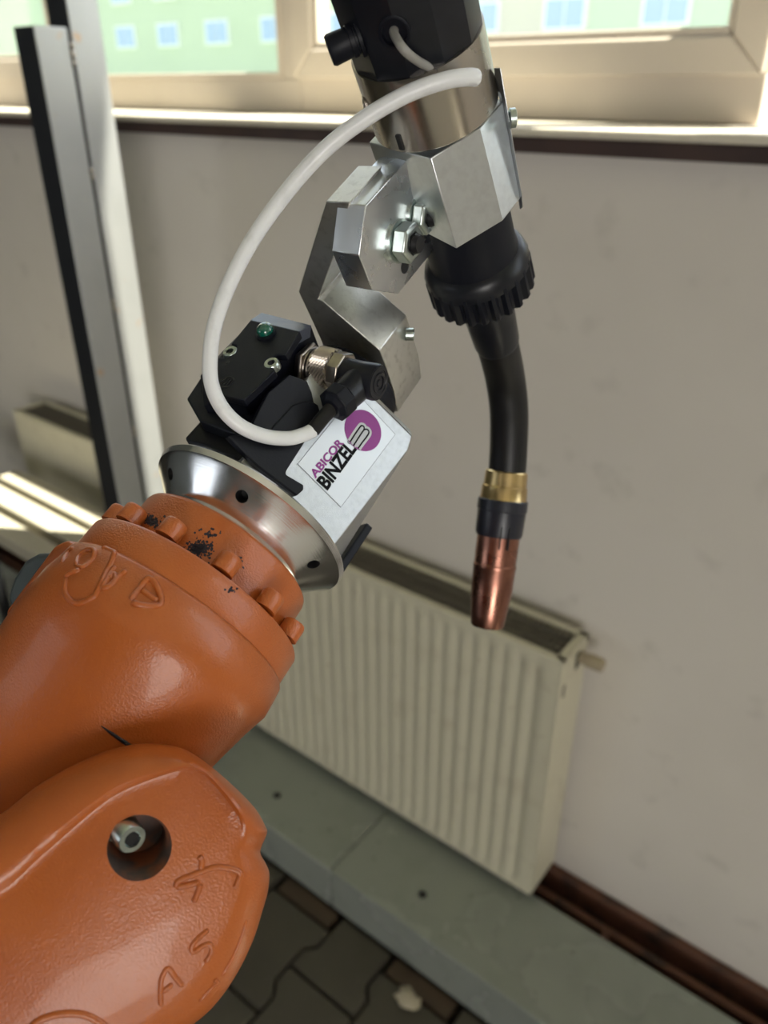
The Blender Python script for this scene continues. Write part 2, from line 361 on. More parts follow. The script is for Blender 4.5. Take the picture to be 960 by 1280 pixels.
# ------------------------------------------------------------------ radiators
def radiator(x0,x1,zt,zb,label,valve=True,pitch=.033):
    yf,yb=1.02,1.12
    r=thing('panel_radiator',label,'radiator',((x0+x1)/2,1.07,zb))
    def panel(y,s):
        mb=MB(); prof=[]; x=x0+.028; pitch_=(x1-x0-.052)/round((x1-x0-.052)/pitch)
        prof.append((x0+.004,y)); prof.append((x0+.024,y))
        while x+pitch_*.6<x1-.026:
            prof+=[(x,y),(x+.004,y+s*.006),(x+.012,y+s*.006),(x+.016,y)]
            x+=pitch_
        prof+=[(x1-.024,y),(x1-.004,y)]
        th_=.004*s
        zz=[zb,zb+.014,zb+.034,zt-.044,zt-.024,zt-.008]
        rows=[]
        for k,z in enumerate(zz):
            f=1.0 if k in(2,3) else 0.0
            rows.append([A([px,y+(py-y)*f,z]) for px,py in prof])
        n=len(prof); vs=[p for r_ in rows for p in r_]; fs=[(k*n+i,k*n+i+1,(k+1)*n+i+1,(k+1)*n+i) for k in range(5) for i in range(n-1)]
        mb.add(vs,fs); mb.bx(x0+.004,x1-.004,min(y+s*.010,y+s*.016),max(y+s*.010,y+s*.016),zb+.001,zt-.009)
        return mb
    obj('front_panel',panel(yf,1),radm,r,smooth=50)
    obj('back_panel',panel(yb,-1),radm,r,smooth=50)
    obj('side_cover',MB().bx(x0,x0+.0035,yf-.001,yb+.001,zb+.012,zt-.002),radm,r,bevel=.001)
    sc=obj('side_cover',MB().bx(x1-.0035,x1,yf-.001,yb+.001,zb+.012,zt-.002),radm,r,bevel=.001)
    g=MB().bx(x0,x1,yf-.002,yf+.012,zt-.010,zt); g.bx(x0,x1,yb-.012,yb+.002,zt-.010,zt); g.bx(x1-.016,x1,yf,yb,zt-.010,zt); g.bx(x0,x0+.016,yf,yb,zt-.010,zt)
    gr=obj('top_frame',g,radm,r,bevel=.001)
    sl=MB(); k=0
    xx=x0+.02
    while xx<x1-.02:
        sl.bx(xx,xx+.005,yf+.012,yb-.012,zt-.012,zt-.003); xx+=.011
    sl.bx(x0+.016,x1-.016,yf+.03,yf+.034,zt-.011,zt-.002); sl.bx(x0+.016,x1-.016,yb-.034,yb-.03,zt-.011,zt-.002)
    obj('grille',sl,grillm,r,smooth=0,kind='stuff')
    cv=MB()
    for q in range(int((x1-x0-.06)/.05)):
        cv.bx(x0+.03+q*.05,x0+.034+q*.05,yf+.022,yb-.022,zb+.03,zt-.03)
    obj('convector_fins',cv,grillm,r,smooth=0,kind='stuff')
    if valve:
        obj('side_vent',MB().box((x1+.0008,yf+.062,zt-.035),(.002,.014,.034)),dark,r,smooth=0)
        obj('side_slot',MB().box((x1+.0008,yf+.016,zt-.075),(.002,.005,.026)),grillm,r,smooth=0)
        obj('plug_body',MB().lathe(A([x1+.002,yf+.070,zt-.032]),(1,0,0),[(0,.011),(.012,.011),(.014,.0135),(.042,.0125),(.044,.009)],14),brass if False else mat('cream_valve',(.36,.30,.21),.5),r)
    # wall brackets carry it
    for bx_ in (x0+.15,x1-.15): obj('wall_bracket',MB().bx(bx_,bx_+.02,yb+.001,1.149,zb+.05,zt-.05),grillm,r,smooth=0)
radiator(-1.32,-.41,Z0-.86,Z0-1.475,'cream ribbed panel radiator below the window behind the torch nozzle')
radiator(-2.145,-1.72,Z0-.815,Z0-1.40,'small cream radiator far left beside the steel posts',valve=False)
# ------------------------------------------------------------------ steel posts and bars
def sqtube(x0,x1,y0,y1,z0,z1,wt=.004):
    mb=MB(); o_=[(x0,y0),(x1,y0),(x1,y1),(x0,y1)]; i_=[(x0+wt,y0+wt),(x1-wt,y0+wt),(x1-wt,y1-wt),(x0+wt,y1-wt)]
    vs=[(x,y,z0) for x,y in o_]+[(x,y,z0) for x,y in i_]+[(x,y,z1) for x,y in o_]+[(x,y,z1) for x,y in i_]
    fs=[]
    for k in range(4):
        j=(k+1)%4
        fs+=[(k,j,j+8,k+8),(k+4,k+12,j+12,j+4),(k,k+4,j+4,j),(k+8,j+8,j+12,k+12)]
    return mb.add(vs,fs)
rk=thing('steel_rack','welded galvanised square-tube posts standing left in front of the window','rack',(-1.364,.87,0))
obj('post',sqtube(-1.394,-1.334,.808,.868,Z0-1.4935,Z0+.085),tube_m,rk,bevel=.004,label='short front post with shade painted on its left face')
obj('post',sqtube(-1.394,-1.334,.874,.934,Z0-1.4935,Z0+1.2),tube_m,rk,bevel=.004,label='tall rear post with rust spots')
obj('base_plate',MB().bx(-1.42,-1.308,.803,.96,Z0-1.4995,Z0-1.4936),tube_m,rk,bevel=.001)
shade_side=mat('painted_shade',(.006,.007,.010),.6)  # shade put into the colour of the posts' left faces
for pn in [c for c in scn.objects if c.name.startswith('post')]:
    pn.data.materials.append(shade_side)
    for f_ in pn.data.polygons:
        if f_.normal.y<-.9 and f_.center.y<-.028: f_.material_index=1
for zz in (Z0+.06,Z0+.045,Z0-.13,Z0-.36,Z0-.62):
    wb=MB()
    for q in range(2):
        wb.lathe(A([-1.3345,.871,zz-q*.011-.005]),(0,0,1),[(0,.001),(.002,.0045),(.005,.0055),(.008,.0045),(.010,.001)],10)
    obj('weld_bead',wb,steel,rk)
for k,(ya,yb_) in enumerate([(.873,.929),(.793,.850),(.714,.767)]):
    x0=-2.01 if k==0 else -2.6
    br=thing('bench_bar',['cream steel bar in sunlight, farthest of three left of the posts','middle one of three sunlit cream bars left of the posts','cream steel bar in sunlight, nearest of three behind the robot wrist'][k],'bar',((x0-1.42)/2,(ya+yb_)/2,Z0-.97),'sunlit cream bars')
    obj('tube',MB().bx(x0,-1.42,ya,yb_,Z0-.97,Z0-.93),barm,br,bevel=.004)
    obj('end_cap',MB().bx(-1.42,-1.412,ya+.002,yb_-.002,Z0-.968,Z0-.932),rubber,br,bevel=.001)
bs=thing('bar_trestle','dark trestle carrying the three cream bars','trestle',(-1.8,.84,0))
for xx in (-1.50,-2.0,-2.5):
    obj('crossbar',MB().bx(xx-.02,xx+.02,.69,.95,Z0-1.01,Z0-.9705),blackbolt,bs,bevel=.003)
    for yy in (.715,.795): obj('leg',MB().bx(xx-.016,xx+.016,yy-.012,yy+.012,0,Z0-1.0101),blackbolt,bs,bevel=.002)
# ------------------------------------------------------------------ outside
bd=thing('apartment_building','pale green and cream apartment block seen through the windows','building',(-30,48,Z0-3))
YB=45
segs=[(-110,-27.2,facade_g),(-27.2,-21.5,facade_p),(-21.5,-9.5,facade_g),(-9.5,40,facade_p)]
for (xa,xb,m) in segs:
    obj('facade',MB().bx(xa,xb,YB,YB+9,Z0-3,Z0+14),m,bd,smooth=0)
obj('roof',MB().bx(-111,41,YB-.4,YB+9.4,Z0+14,Z0+14.4),frame_m,bd,smooth=0)
for r_ in range(4):
    for q in range(20):
        xc=-61.4+5.5*q+(0.25 if q%3==0 else 0); zc=Z0+3.45+3.0*r_
        if xc>38: continue
        f_=obj('window',MB().bx(xc-1.25,xc+1.25,YB-.12,YB-.001,zc-.8,zc+.75),bframe,bd,smooth=0)
        obj('pane',MB().bx(xc-1.1,xc-.05,YB-.16,YB-.121,zc-.68,zc+.63),paneb,f_,smooth=0)
        obj('pane',MB().bx(xc+.05,xc+1.1,YB-.16,YB-.121,zc-.68,zc+.63),paneb,f_,smooth=0)
struct('ground',MB().bx(-130,60,2.5,70,Z0-3.2,Z0-3.0),groundm,smooth=0)
def shrub(x,y,h,wd,label):
    s_=thing('shrub',label,'shrub',(x,y,Z0-3.0))
    obj('stem',MB().tube([A([x,y,Z0-3.0]),A([x,y,Z0-3+h*.5])],.06,8),rust,s_)
    lv=MB()
    for q in range(260):
        u=random.uniform(0,2*math.pi); z=random.uniform(.15,1); r=wd*math.sin(math.pi*min(.95,z*.85+.1))*math.sqrt(random.random())
        p=A([x+r*math.cos(u),y+r*math.sin(u),Z0-3+h*z]); d=nrm([random.uniform(-1,1) for _ in range(3)]); e=nrm(np.cross(d,[.3,.2,1])); L_=.22
        lv.add([p-d*L_,p+e*L_*.5,p+d*L_,p-e*L_*.5],[(0,1,2,3)])
    obj('foliage',lv,leafm,s_,smooth=0,kind='stuff')
shrub(-31.8,41,4.15,1.2,'broad yellow-green shrub before the green facade')
shrub(-21.3,41,4.4,.5,'narrow upright yellow-green shrub near the window frame')
shrub(-24.8,41,3.9,.5,'small shrub between the broad one and the narrow one')

# =================================================================== THE ROBOT ARM
arm=thing('robot_arm','glossy orange industrial robot wrist and forearm reaching in from lower left','robot',at(60,1150,.30))
def S(s): return C-a*s
# front ring (o1), bolt ring (o2)
r1=obj('wrist_flange',MB().lathe(S(.0405),a,[(0,.0392),(.0192,.0392),(.0205,.0388),(.0212,.0378),(.0212,.028)],96),orange_s,arm,smooth=40)
r2=obj('bolt_ring',MB().lathe(S(.0537),a,[(0,.0486),(.0115,.0486),(.0126,.0478),(.0127,.037)],96),orange_s,arm,smooth=40)
# cap screws sitting on the ring's front face
def nearang(u,v,s,R):
    ax,b,c=basis(a); best=None
    for k in range(720):
        q=k*math.pi/360; P=S(s)+R*(math.cos(q)*b+math.sin(q)*c); d=P-EYE; z=d@FWD
        e=(CX+F*(d@RGT)/z-u)**2+(CY-F*(d@UPV)/z-v)**2
        if (best is None or e<best[0]): best=(e,P,q)
    return best
for (u,v) in ((139,640),(163,645),(211,669),(279,712),(333,757),(366,789)):
    e,P,q=nearang(u,v,.0375,.0438)
    sc1=MB().lathe(P-a*.0022,a,[(0,.0046),(.0062,.0046),(.0072,.0040),(.0072,.0022),(.0040,.0021)],24)
    obj('cap_screw',sc1,orange_s,arm,smooth=40)
# casting: loft of rounded sections from the ring down and back towards the forearm
def section(P0,ax,e1,r1_,r2_,n=64,pw=2.0):
    ax=nrm(ax); e1=nrm(e1-ax*(e1@ax)); e2=np.cross(ax,e1); out=[]
    for k in range(n):
        q=2*math.pi*k/n; cc,ss=math.cos(q),math.sin(q)
        out.append(P0+e1*r1_*math.copysign(abs(cc)**(2/pw),cc)+e2*r2_*math.copysign(abs(ss)**(2/pw),ss))
    return out
e1=nrm(D2W([.83,-.55,0]))
secs=[(S(.0538),a,.0488,.0488,2),(S(.0552),a,.0500,.0500,2),(S(.061),a,.0506,.0500,2),
 (at(194,808,.305),a,.0505,.0480,2),(at(172,830,.303),a,.0495,.0470,2),(at(140,862,.303),nrm(a+D2W([.15,0,.0])),.0485,.0450,2),
 (at(98,905,.305),nrm(a+D2W([.3,0,.1])),.0470,.0430,2),(at(48,955,.308),nrm(a+D2W([.4,0,.1])),.046,.042,2),(at(-40,1040,.31),nrm(a+D2W([.45,0,.1])),.046,.042,2),(at(-150,1150,.31),nrm(a+D2W([.45,0,.1])),.046,.042,2)]
mb=MB(); mb.loft([section(P,ax,e1,q1,q2,64,pw) for P,ax,q1,q2,pw in secs])
casing=obj('wrist_casing',mb,orange,arm,smooth=60)
# left lobe and grey cap beyond the casing
ln=nrm(D2W([-.35,.15,-1.0]))
def lobe(name,px,z,dep,m,bv):
    P_=at(40,740,z); o=obj(name,MB().prism([onpl(u,v,P_,ln) for u,v in px],-ln*dep),m,arm,bevel=bv,seg=4,smooth=50); return o
lobe('side_lobe',[(82,674),(66,682),(5,764),(8,777),(24,795),(70,800),(125,730),(110,690)],.318,.016,orange,.004)
lobe('motor_cap',[(70,690),(46,691),(30,700),(16,722),(9,742),(10,756),(30,775),(90,740)],.336,.020,mat('dark_grey_cast',(.10,.12,.13),.35,.5,bump=(60,.2,.002)),.004)
# forearm side cover: rounded shell standing proud of the casting
outer=[(-90,1075),(0,1020),(54,979),(117,946),(150,935),(180,930),(225,935),(258,954),(292,983),(318,1010),(331,1032),(333,1042),(325,1064),(331,1078),(336,1092),(334,1115),(327,1140),(317,1172),(302,1205),(284,1235),(262,1262),(235,1284),(190,1312),(120,1350),(20,1400),(-110,1450)]
inner=[(-90,1150),(0,1114),(52,1070),(100,1028),(135,1000),(167,983),(221,964),(250,964),(272,985),(290,1008),(300,1026),(302,1045),(300,1062),(302,1080),(303,1094),(300,1115),(292,1138),(280,1165),(264,1195),(246,1220),(224,1242),(200,1262),(160,1290),(100,1325),(10,1370),(-110,1410)]
Nf=nrm(D2W([.16,.10,-1.0])); P0=at(170,1090,.246)
def resample(pts,n):
    P=smoothpath([A([*p,0]) for p in pts],8); d=[0]
    for i in range(1,len(P)): d.append(d[-1]+np.linalg.norm(P[i]-P[i-1]))
    d=np.array(d); s_=np.linspace(0,d[-1],n); return [(np.interp(q,d,[p[0] for p in P]),np.interp(q,d,[p[1] for p in P])) for q in s_]
no=110; Ou=smoothpath([A([*p,0]) for p in outer],5); In=smoothpath([A([*p,0]) for p in inner],5)
rings=[]
def lay(ptsA,ptsB,f,h):
    return [onpl(pa[0]*(1-f)+pb[0]*f,pa[1]*(1-f)+pb[1]*f,P0+Nf*h,Nf) for pa,pb in zip(ptsA,ptsB)]
cen=A([110.,1180.,0])
rings.append(lay(Ou,Ou,0,-.032)); rings.append(lay(Ou,In,-.02,-.022)); rings.append(lay(Ou,In,0,-.010))
nn0=len(Ou); wt_=[1.0 if i/nn0<.36 else max(0.0,1-(i/nn0-.36)/.10) for i in range(nn0)]
def lay2(f,h,g): return [onpl(pa[0]*(1-f)+pb[0]*f,pa[1]*(1-f)+pb[1]*f,P0+Nf*(h*w_+g*(1-w_)),Nf) for pa,pb,w_ in zip(Ou,In,wt_)]
for f,h,g in ((.10,-.0055,-.0070),(.25,-.0018,-.0042),(.45,.0012,-.0020),(.65,.0030,-.0005),(.82,.0036,.0005),(.93,.0030,.0010),(1.0,.0018,.0013),(1.06,.0016,.0015)): rings.append(lay2(f,h,g))
rim=[pa*(1-1.06)+pb*1.06 for pa,pb in zip(Ou,In)]
for f,h in ((.08,.0020),(.2,.0030),(.4,.0040),(.6,.0046),(.8,.0050),(.97,.0050)):
    rings.append([onpl(*( (pa*(1-f)+cen*f)[:2]),P0+Nf*h,Nf) for pa in rim])
mb=MB(); mb.loft(rings)
cover=obj('forearm_cover',mb,orange,arm,smooth=60)
# pocket with screw
pk=onpl(172,1056,P0+Nf*.003,Nf)
_,pb,pc_=basis(Nf)
pax=nrm(Nf+D2W([.25,-.10,0])*.6)
cut(cover,[MB().lathe(pk-pax*.017,pax,[(0,.0084),(.016,.0088),(.020,.0105),(.030,.015)],40)],mat('pocket_lining',(.075,.055,.048),.55,0,mix2=[(120,.4,.65,(.30,.085,.03),.8,4)]))  # pocket walls coloured dark brown, mottled with orange
sp=at(146,1027,.2515); se=at(167,1051,.2415)
sax=nrm(se-sp)
sh=MB(); sh.lathe(sp-sax*.010,sax,[(0,.0034),(.0105,.0035),(.0112,.0046),(.0215,.0046),(.0225,.0041),(.0226,.0026),(.0200,.0025)],6*6)
scw=obj('socket_screw',sh,zinc,arm,smooth=35)
obj('washer',MB().lathe(sp-sax*.0005,sax,[(0,.0060),(.0015,.0060)],32),zinc,scw)
hx=MB().lathe(sp+sax*.0115,sax,[(0,.0024),(.0008,.0024)],6); obj('socket_recess',hx,blackbolt,scw,smooth=0)

# surface casting marks, traced and laid on the real surface
def bvh(o):
    M=LOC[o.name]; me=o.data; return BVHTree.FromPolygons([tuple(A(v.co)+M) for v in me.vertices],[tuple(p.vertices) for p in me.polygons])
bc=bvh(cover); bw=bvh(casing); b1=bvh(r1); bb=bvh(r2)
def onsurf(B,u,v,off=0.0):
    r=nrm(ray(u,v)); h=B.ray_cast(Vector(EYE),Vector(r))
    if h[0] is None: return None
    nn=A(h[1]); 
    if nn@r>0: nn=-nn
    return A(h[0])+nn*off
def mark(name,B,paths,rad,parent,m,off=-.2):
    mb=MB()
    for pth in paths:
        P=smoothpath([A([*p,0]) for p in pth],6); W_=[onsurf(B,p[0],p[1],off*rad) for p in P]; W_=[w_ for w_ in W_ if w_ is not None]
        if len(W_)>2:
            k=len(W_); rr=[rad*(.55 if i in(0,k-1) else 1) for i in range(k)]; mb.tube(W_,rr,10)
    if mb.v: return obj(name,mb,m,parent,smooth=60)
k4=lambda L:[(X/2.4,900+Y/2.4) for X,Y in L]
k6=lambda L:[(180+X/5.333,1040+Y/5.333) for X,Y in L]
k5=lambda L:[(X/3.692,580+Y/3.692) for X,Y in L]
mark('casting_mark',bc,[k6([(215,370),(225,330),(290,300),(380,265),(480,235),(580,245),(640,275),(625,330),(605,375)]),k6([(215,370),(290,355),(370,335)]),k6([(365,160),(385,190),(380,250)]),k6([(375,345),(360,400),(330,470)])],.0010,cover,orange)
mark('casting_mark',bc,[k6([(430,650),(370,700),(320,760),(330,800),(390,760),(440,750),(450,800),(410,870)])],.0009,cover,orange)
mark('casting_mark',bc,[k6([(115,1160),(110,1060),(120,970),(160,910),(210,970),(260,1030)]),k6([(120,1070),(190,1010)])],.0009,cover,orange)
mark('casting_mark',bc,[k6([(685,590),(650,700),(600,820),(520,960)]),k6([(500,990),(440,1050),(370,1130)]),k6([(470,980),(500,1010)])],.0008,cover,orange)
# wrist marks: oval plaque, ring letter, letters
mark('casting_mark',bw,[k5([(305,525),(300,590),(330,635),(370,642),(420,620),(445,598),(480,520),(515,450),(528,400),(510,380),(470,392)]),k5([(350,470),(360,430),(400,395),(435,400),(425,440),(385,475),(355,472)])],.0011,casing,orange)
mark('casting_mark',bw,[k5([(530,470),(500,520),(465,575)]),k5([(465,575),(510,560),(545,520),(585,490)]),k5([(500,530),(525,505),(535,540)]),k5([(340,385),(310,410),(285,455)]),k5([(300,520),(330,500),(370,490)])],.0011,casing,orange)
mark('casting_mark',bw,[k5([(600,630),(640,580),(680,530),(710,540),(735,590),(745,635),(725,655),(665,652),(605,640)]),k5([(655,580),(695,610),(730,632)])],.0012,casing,orange)
mark('casting_rim',bc,[[(30,1296),(48,1276),(80,1267),(110,1270),(136,1286)]],.0012,cover,orange)
# crease lip where casting meets the fork
mb=MB(); W_=[onsurf(bw,u,v,-.0006) for u,v in ((112,896),(125,906),(140,917),(156,928),(172,938))]
W_=[w_ for w_ in W_ if w_ is not None]
mb.tube(W_,[.0002,.0007,.0010,.0011,.0011][:len(W_)],10); obj('casting_seam',mb,dark,casing)
# soot patches worn into the paint near the bolts
def patch(B,cx_,cy_,rx,ry,n,parent):
    mb=MB()
    for q in range(n):
        ang=random.uniform(0,2*math.pi); rr=random.gauss(0,.5); u=cx_+rx*rr*math.cos(ang)+ry*.6*random.gauss(0,.3); v=cy_+ry*rr*math.sin(ang)
        s_=random.uniform(.4,2.0)
        k=random.randint(5,8); P=[onsurf(B,u+s_*math.cos(2*math.pi*i/k)*random.uniform(.7,1.3),v+s_*math.sin(2*math.pi*i/k)*random.uniform(.7,1.3),.00009) for i in range(k)]
        if any(p is None for p in P): continue
        if max(np.linalg.norm(p-P[0]) for p in P)>.003: continue
        mb.add(P,[tuple(range(k))])
    if mb.v: obj('soot_patch',mb,dirt,parent,smooth=60,kind='stuff',label='dark soot patch')
patch(b1,248,686,18,12,420,r1); patch(b1,288,704,22,10,110,r1); patch(b1,190,652,12,10,200,r1); patch(b1,262,668,16,12,40,r1)
patch(bb,290,738,10,6,22,r2)

# =================================================================== COLLISION SENSOR
sen=thing('collision_sensor','silver and black torch collision sensor bolted on the orange wrist','sensor',C-a*.019)
cone=obj('flange_disc',MB().lathe(C-a*.0188,a,[(0,.022),(0,.0316),(.0028,.0324),(.0034,.0328),(.0148,.0446),(.0155,.0457),(.0180,.0464),(.0188,.0458),(.0188,.020)],128),alu_turn,sen,smooth=25)
cuts=[]
for (u,v) in ((213,592),(299,627),(390,706)):
    e,P,q=nearang(u,v,.0092,.0390); rad=nrm((P-S(.0092))-a*.0390)
    cuts.append(MB().lathe(P-rad*.006,rad,[(0,.0026),(.012,.0027)],20))
cut(cone,cuts,dark)
def inF(q0,q1,q2): return C+x_*q0+a*q1+n_*q2
# box: front face from traced corners, tapering on the right
def fx(u,v,h=.0300):
    q=onpl(u,v,C+n_*h,n_)-C; return q@x_,q@a
xr1,ar1=fx(510,563); xr2,ar2=fx(515,545); xr0,ar0=fx(421,678)
xb,ab=fx(432,696,0.0)
print('box',xr0,ar0,xr1,ar1,xr2,ar2,xb,ab)
AT=ar2; k0=(xr0-(ar0-.0005)*(xr1-xr0)/(ar1-ar0))
XL=-.024
fr=[inF(XL,.0005,.030),inF(k0,.0005,.030),inF(xr1,ar1,.030),inF(xr2,AT,.030),inF(XL,AT,.030)]
bk=[inF(XL,.0005,-.004),inF(xb,.0005,-.004),inF(xr1+.001,ar1-.006,-.004),inF(xr2-.002,AT,-.004),inF(XL,AT,-.004)]
bk2=[inF(XL,.0005,-.026),inF(.024,.0005,-.026),inF(.024,ar1-.006,-.026),inF(.022,AT,-.026),inF(XL,AT,-.026)]
box=obj('housing_block',MB().loft([bk2,bk,fr]),alu_box,sen,bevel=.0005,smooth=12)
obj('rear_key',MB().box(inF(xb+.0005,.020,-.001),(.004,.030,.008),(x_,a,n_)),plastic,sen,bevel=.0008)
obj('top_plate',MB().loft([[inF(XL,AT+.0001,-.026),inF(xr2-.002,AT+.0001,-.026),inF(xr2,AT+.0001,.0302),inF(XL,AT+.0001,.0302)],[inF(XL+.001,AT+.0026,-.024),inF(xr2-.004,AT+.0026,-.024),inF(xr2-.002,AT+.0026,.0285),inF(XL+.001,AT+.0026,.0285)]]),alu_worn,sen)
obj('torch_side_disc',MB().lathe(C+a*(AT+.0027)-n_*.002,a,[(0,.0262),(.010,.0262),(.0115,.0245),(.0150,.0245)],64),plastic,sen,smooth=40)
def bolt(P,ax,r,h,m,parent,name='cap_screw',hexr=None):
    b=obj(name,MB().lathe(P,ax,[(0,r),(h*.9,r),(h,r*.88),(h,r*.5),(h*.55,r*.48)],24),m,parent,smooth=40); return b
bolt(inF(xr2-.0035,AT-.0005,.018),nrm(x_*.75+a*.55),.0030,.0065,zinc,sen)
bolt(inF(xr1-.001,ar1-.016,-.001),nrm(x_),.0020,.0030,zinc,sen)
# label
pl=C+n_*.0302
q1=onpl(372,580,C+n_*.03005,n_);q2=onpl(426,634,C+n_*.03005,n_);q3=onpl(494,543,C+n_*.03005,n_)
l_poly=[q1,q2,q3,q1+(q3-q2)]
lab=obj('name_label',MB().prism(l_poly,n_*.00012),labelm,sen,smooth=0)
edge=MB()
for i in range(4):
    pA,pB=A(l_poly[i])+n_*.00014,A(l_poly[(i+1)%4])+n_*.00014; edge.tube([pA,pB],.00009,6)
obj('label_border',edge,mat('label_line',(.25,.25,.27),.5),lab)
def text(s_,P,dx,dy,size,m,parent,name,bold=0,squeeze=1.0):
    cu=bpy.data.curves.new('t','FONT'); cu.body=s_; cu.size=1; cu.offset=bold; cu.resolution_u=6
    to=bpy.data.objects.new('t',cu); scn.collection.objects.link(to); bpy.context.view_layer.update()
    dg=bpy.context.evaluated_depsgraph_get(); me=bpy.data.meshes.new_from_object(to.evaluated_get(dg)); bpy.data.objects.remove(to)
    V=np.array([v.co[:] for v in me.vertices]); V[:,0]-=V[:,0].min(); V[:,1]-=V[:,1].min()
    wd=V[:,0].max(); hh=V[:,1].max()
    mb=MB(); mb.add([P+dx*(v[0]/wd*size[0])+dy*(v[1]/hh*size[1]) for v in V],[tuple(p.vertices) for p in me.polygons])
    return obj(name,mb,m,parent,smooth=0)
def corner(u,v): return onpl(u,v,pl,n_)
def textq(s_,bl,br,tl,m,name,bold):
    B_=corner(*bl); R_=corner(*br); T_=corner(*tl); text(s_,B_,nrm(R_-B_),nrm(T_-B_),(np.linalg.norm(R_-B_),np.linalg.norm(T_-B_)),m,lab,name,bold)
pl=C+n_*.0303
textq('ABICOR',(394.5,598.5),(430.5,554),(386.5,591),purple,'lettering',.034)
textq('BINZEL',(409.5,613.5),(446.5,562),(395,600.5),blackp,'lettering',.040)
text('®',corner(437,556),a,-x_,(.0016,.0016),blackp,lab,'trademark_sign')
# emblem
ec=corner(454,538); eR=.0092
def flatdisc(P,r,n,e1,e2): return MB().add([P+r*(math.cos(2*math.pi*k/n)*e1+math.sin(2*math.pi*k/n)*e2) for k in range(n)],[tuple(range(n))])
obj('emblem_disc',flatdisc(ec,eR,64,x_,a),purple,lab,smooth=0)
def ribbon(P,wd,nn):
    mb=MB(); P=[A(p) for p in P]; vs=[]
    for i,p in enumerate(P):
        tt=nrm(P[min(i+1,len(P)-1)]-P[max(i-1,0)]); s_=np.cross(nn,tt); vs+=[p-s_*wd/2,p+s_*wd/2]
    return mb.add(vs,[(2*i,2*i+2,2*i+3,2*i+1) for i in range(len(P)-1)])
kk=lambda L,off:[A(onpl(360+X/4.92,400+Y/4.92,C+n_*(.0303+off),n_)) for X,Y in L]
arc1=[(383,748),(410,705),(440,662),(452,650),(466,655),(468,672),(455,692),(430,730),(403,772)]
arc2=[(455,692),(468,676),(484,672),(496,682),(496,698),(482,720),(455,755),(432,788)]
for i,pp in enumerate((arc1,arc2)):
    obj('emblem_outline',ribbon(smoothpath(kk(pp,.00006+.00001*i),5),.0028,n_),whitep,lab,smooth=0)
    obj('emblem_stroke',ribbon(smoothpath(kk(pp,.00010+.00001*i),5),.0007,n_),blackp,lab,smooth=0)
inn=[(418,765),(445,728),(470,692)]
obj('emblem_outline',ribbon(smoothpath(kk(inn,.00005),5),.0030,n_),whitep,lab,smooth=0)
# black electronics housing: blocks in the (p, a, m) frame
def tr(L,s,ox,oy): return [(ox+X/s,oy+Y/s) for X,Y in L]
def slab(name,px,m0,dep,m,parent,bevel=.0006,nn=None,P0_=None,taper=None):
    nn=m_ if nn is None else nn
    poly=[onpl(u,v,C+nn*m0,nn) for u,v in px]
    return obj(name,MB().prism(poly,-nn*dep),m,parent,bevel=bevel)
M0=.052
front=[(313,400),(375,414.3),(357,443),(345,443),(338,456),(344,463),(305,500),(271.5,493),(272,447),(283,447),(294,441),(296,432),(288.5,430)]
pf=[onpl(u,v,C+m_*M0,m_) for u,v in front]
# chamfered body behind the LED face
body=[(311,398),(327,391),(389,406.5),(378,416),(305,502),(300,518),(240,524),(233,498),(251,471),(270,448)]
pm1=[onpl(u,v,C+m_*(M0-.0035),m_) for u,v in body]
hb=MB()
hb.prism(pf,-m_*.0036)
led_face=obj('led_cover',hb,plastic,sen,bevel=.0004)
core=[onpl(u,v,C+m_*(M0-.0030),m_) for u,v in [(313,400),(375,414.3),(305,500),(271.5,493),(272,447),(288.5,430)]]
outl=[onpl(u,v,C+m_*(M0-.0030),m_) for u,v in [(326,391),(389,406.5),(310,510),(256,508),(250,470),(276,440)]]
outl=[onpl(u,v,C+m_*(M0-.0085),m_) for u,v in [(326,391),(389,406.5),(309,512),(255,508),(250,470),(277,440)]]
# outer body: bevel ring from LED-face outline to larger outline
big=outl; deep=[p-m_*.042 for p in outl]
core2=[p-m_*.0006 for p in core]
obj('electronics_housing',MB().loft([core2,big,deep]),plastic,sen,bevel=.0005)
obj('housing_wing',MB().prism([onpl(u,v,C+m_*(M0-.012),m_) for u,v in [(262,452),(251,471),(233,498),(249,526),(300,545),(345,500),(330,440)]],-m_*.022),plastic,sen,bevel=.0008)
obj('housing_foot',MB().prism([onpl(u,v,C+m_*(.034),m_) for u,v in [(252,524),(231,547),(233,551),(262,558),(318,584),(332,570),(345,520),(330,480),(300,480)]],-m_*.016),plastic,sen,bevel=.0008)
# clamp leg lying on the label face
leg=[(335,540),(366,506),(380,501.5),(391,501.5),(398,506),(400.5,514),(397,528),(358,589),(358,593),(380,606),(380,612),(371,620),(345,600),(322,583),(285,545)]
obj('clamp_leg',MB().prism([onpl(u,v,C+n_*.0345,n_) for u,v in leg],-n_*.0043),plastic,sen,bevel=.0008)
cq=[onpl(u,v,C+m_*(M0-.0001),m_) for u,v in ((313.2,400),(374.8,414.2))]+[onpl(u,v,C+m_*(M0-.0060),m_) for u,v in ((389,406.8),(327,391))]
obj('edge_chamfer',MB().prism(cq,-m_*.004-a*.003),mat('painted_sheen_edge',(.10,.11,.15),.35,.3,bump=(900,.3,.0003)),sen)  # window reflection put into the strip's colour, lighter than the housing
obj('mounting_plate',MB().prism([onpl(u,v,C+n_*.0336,n_) for u,v in [(300,560),(335,490),(362,468),(384,476),(390,490),(393,504),(397,520),(362,580),(330,590)]],-n_*.0035),plastic,sen,bevel=.0005)
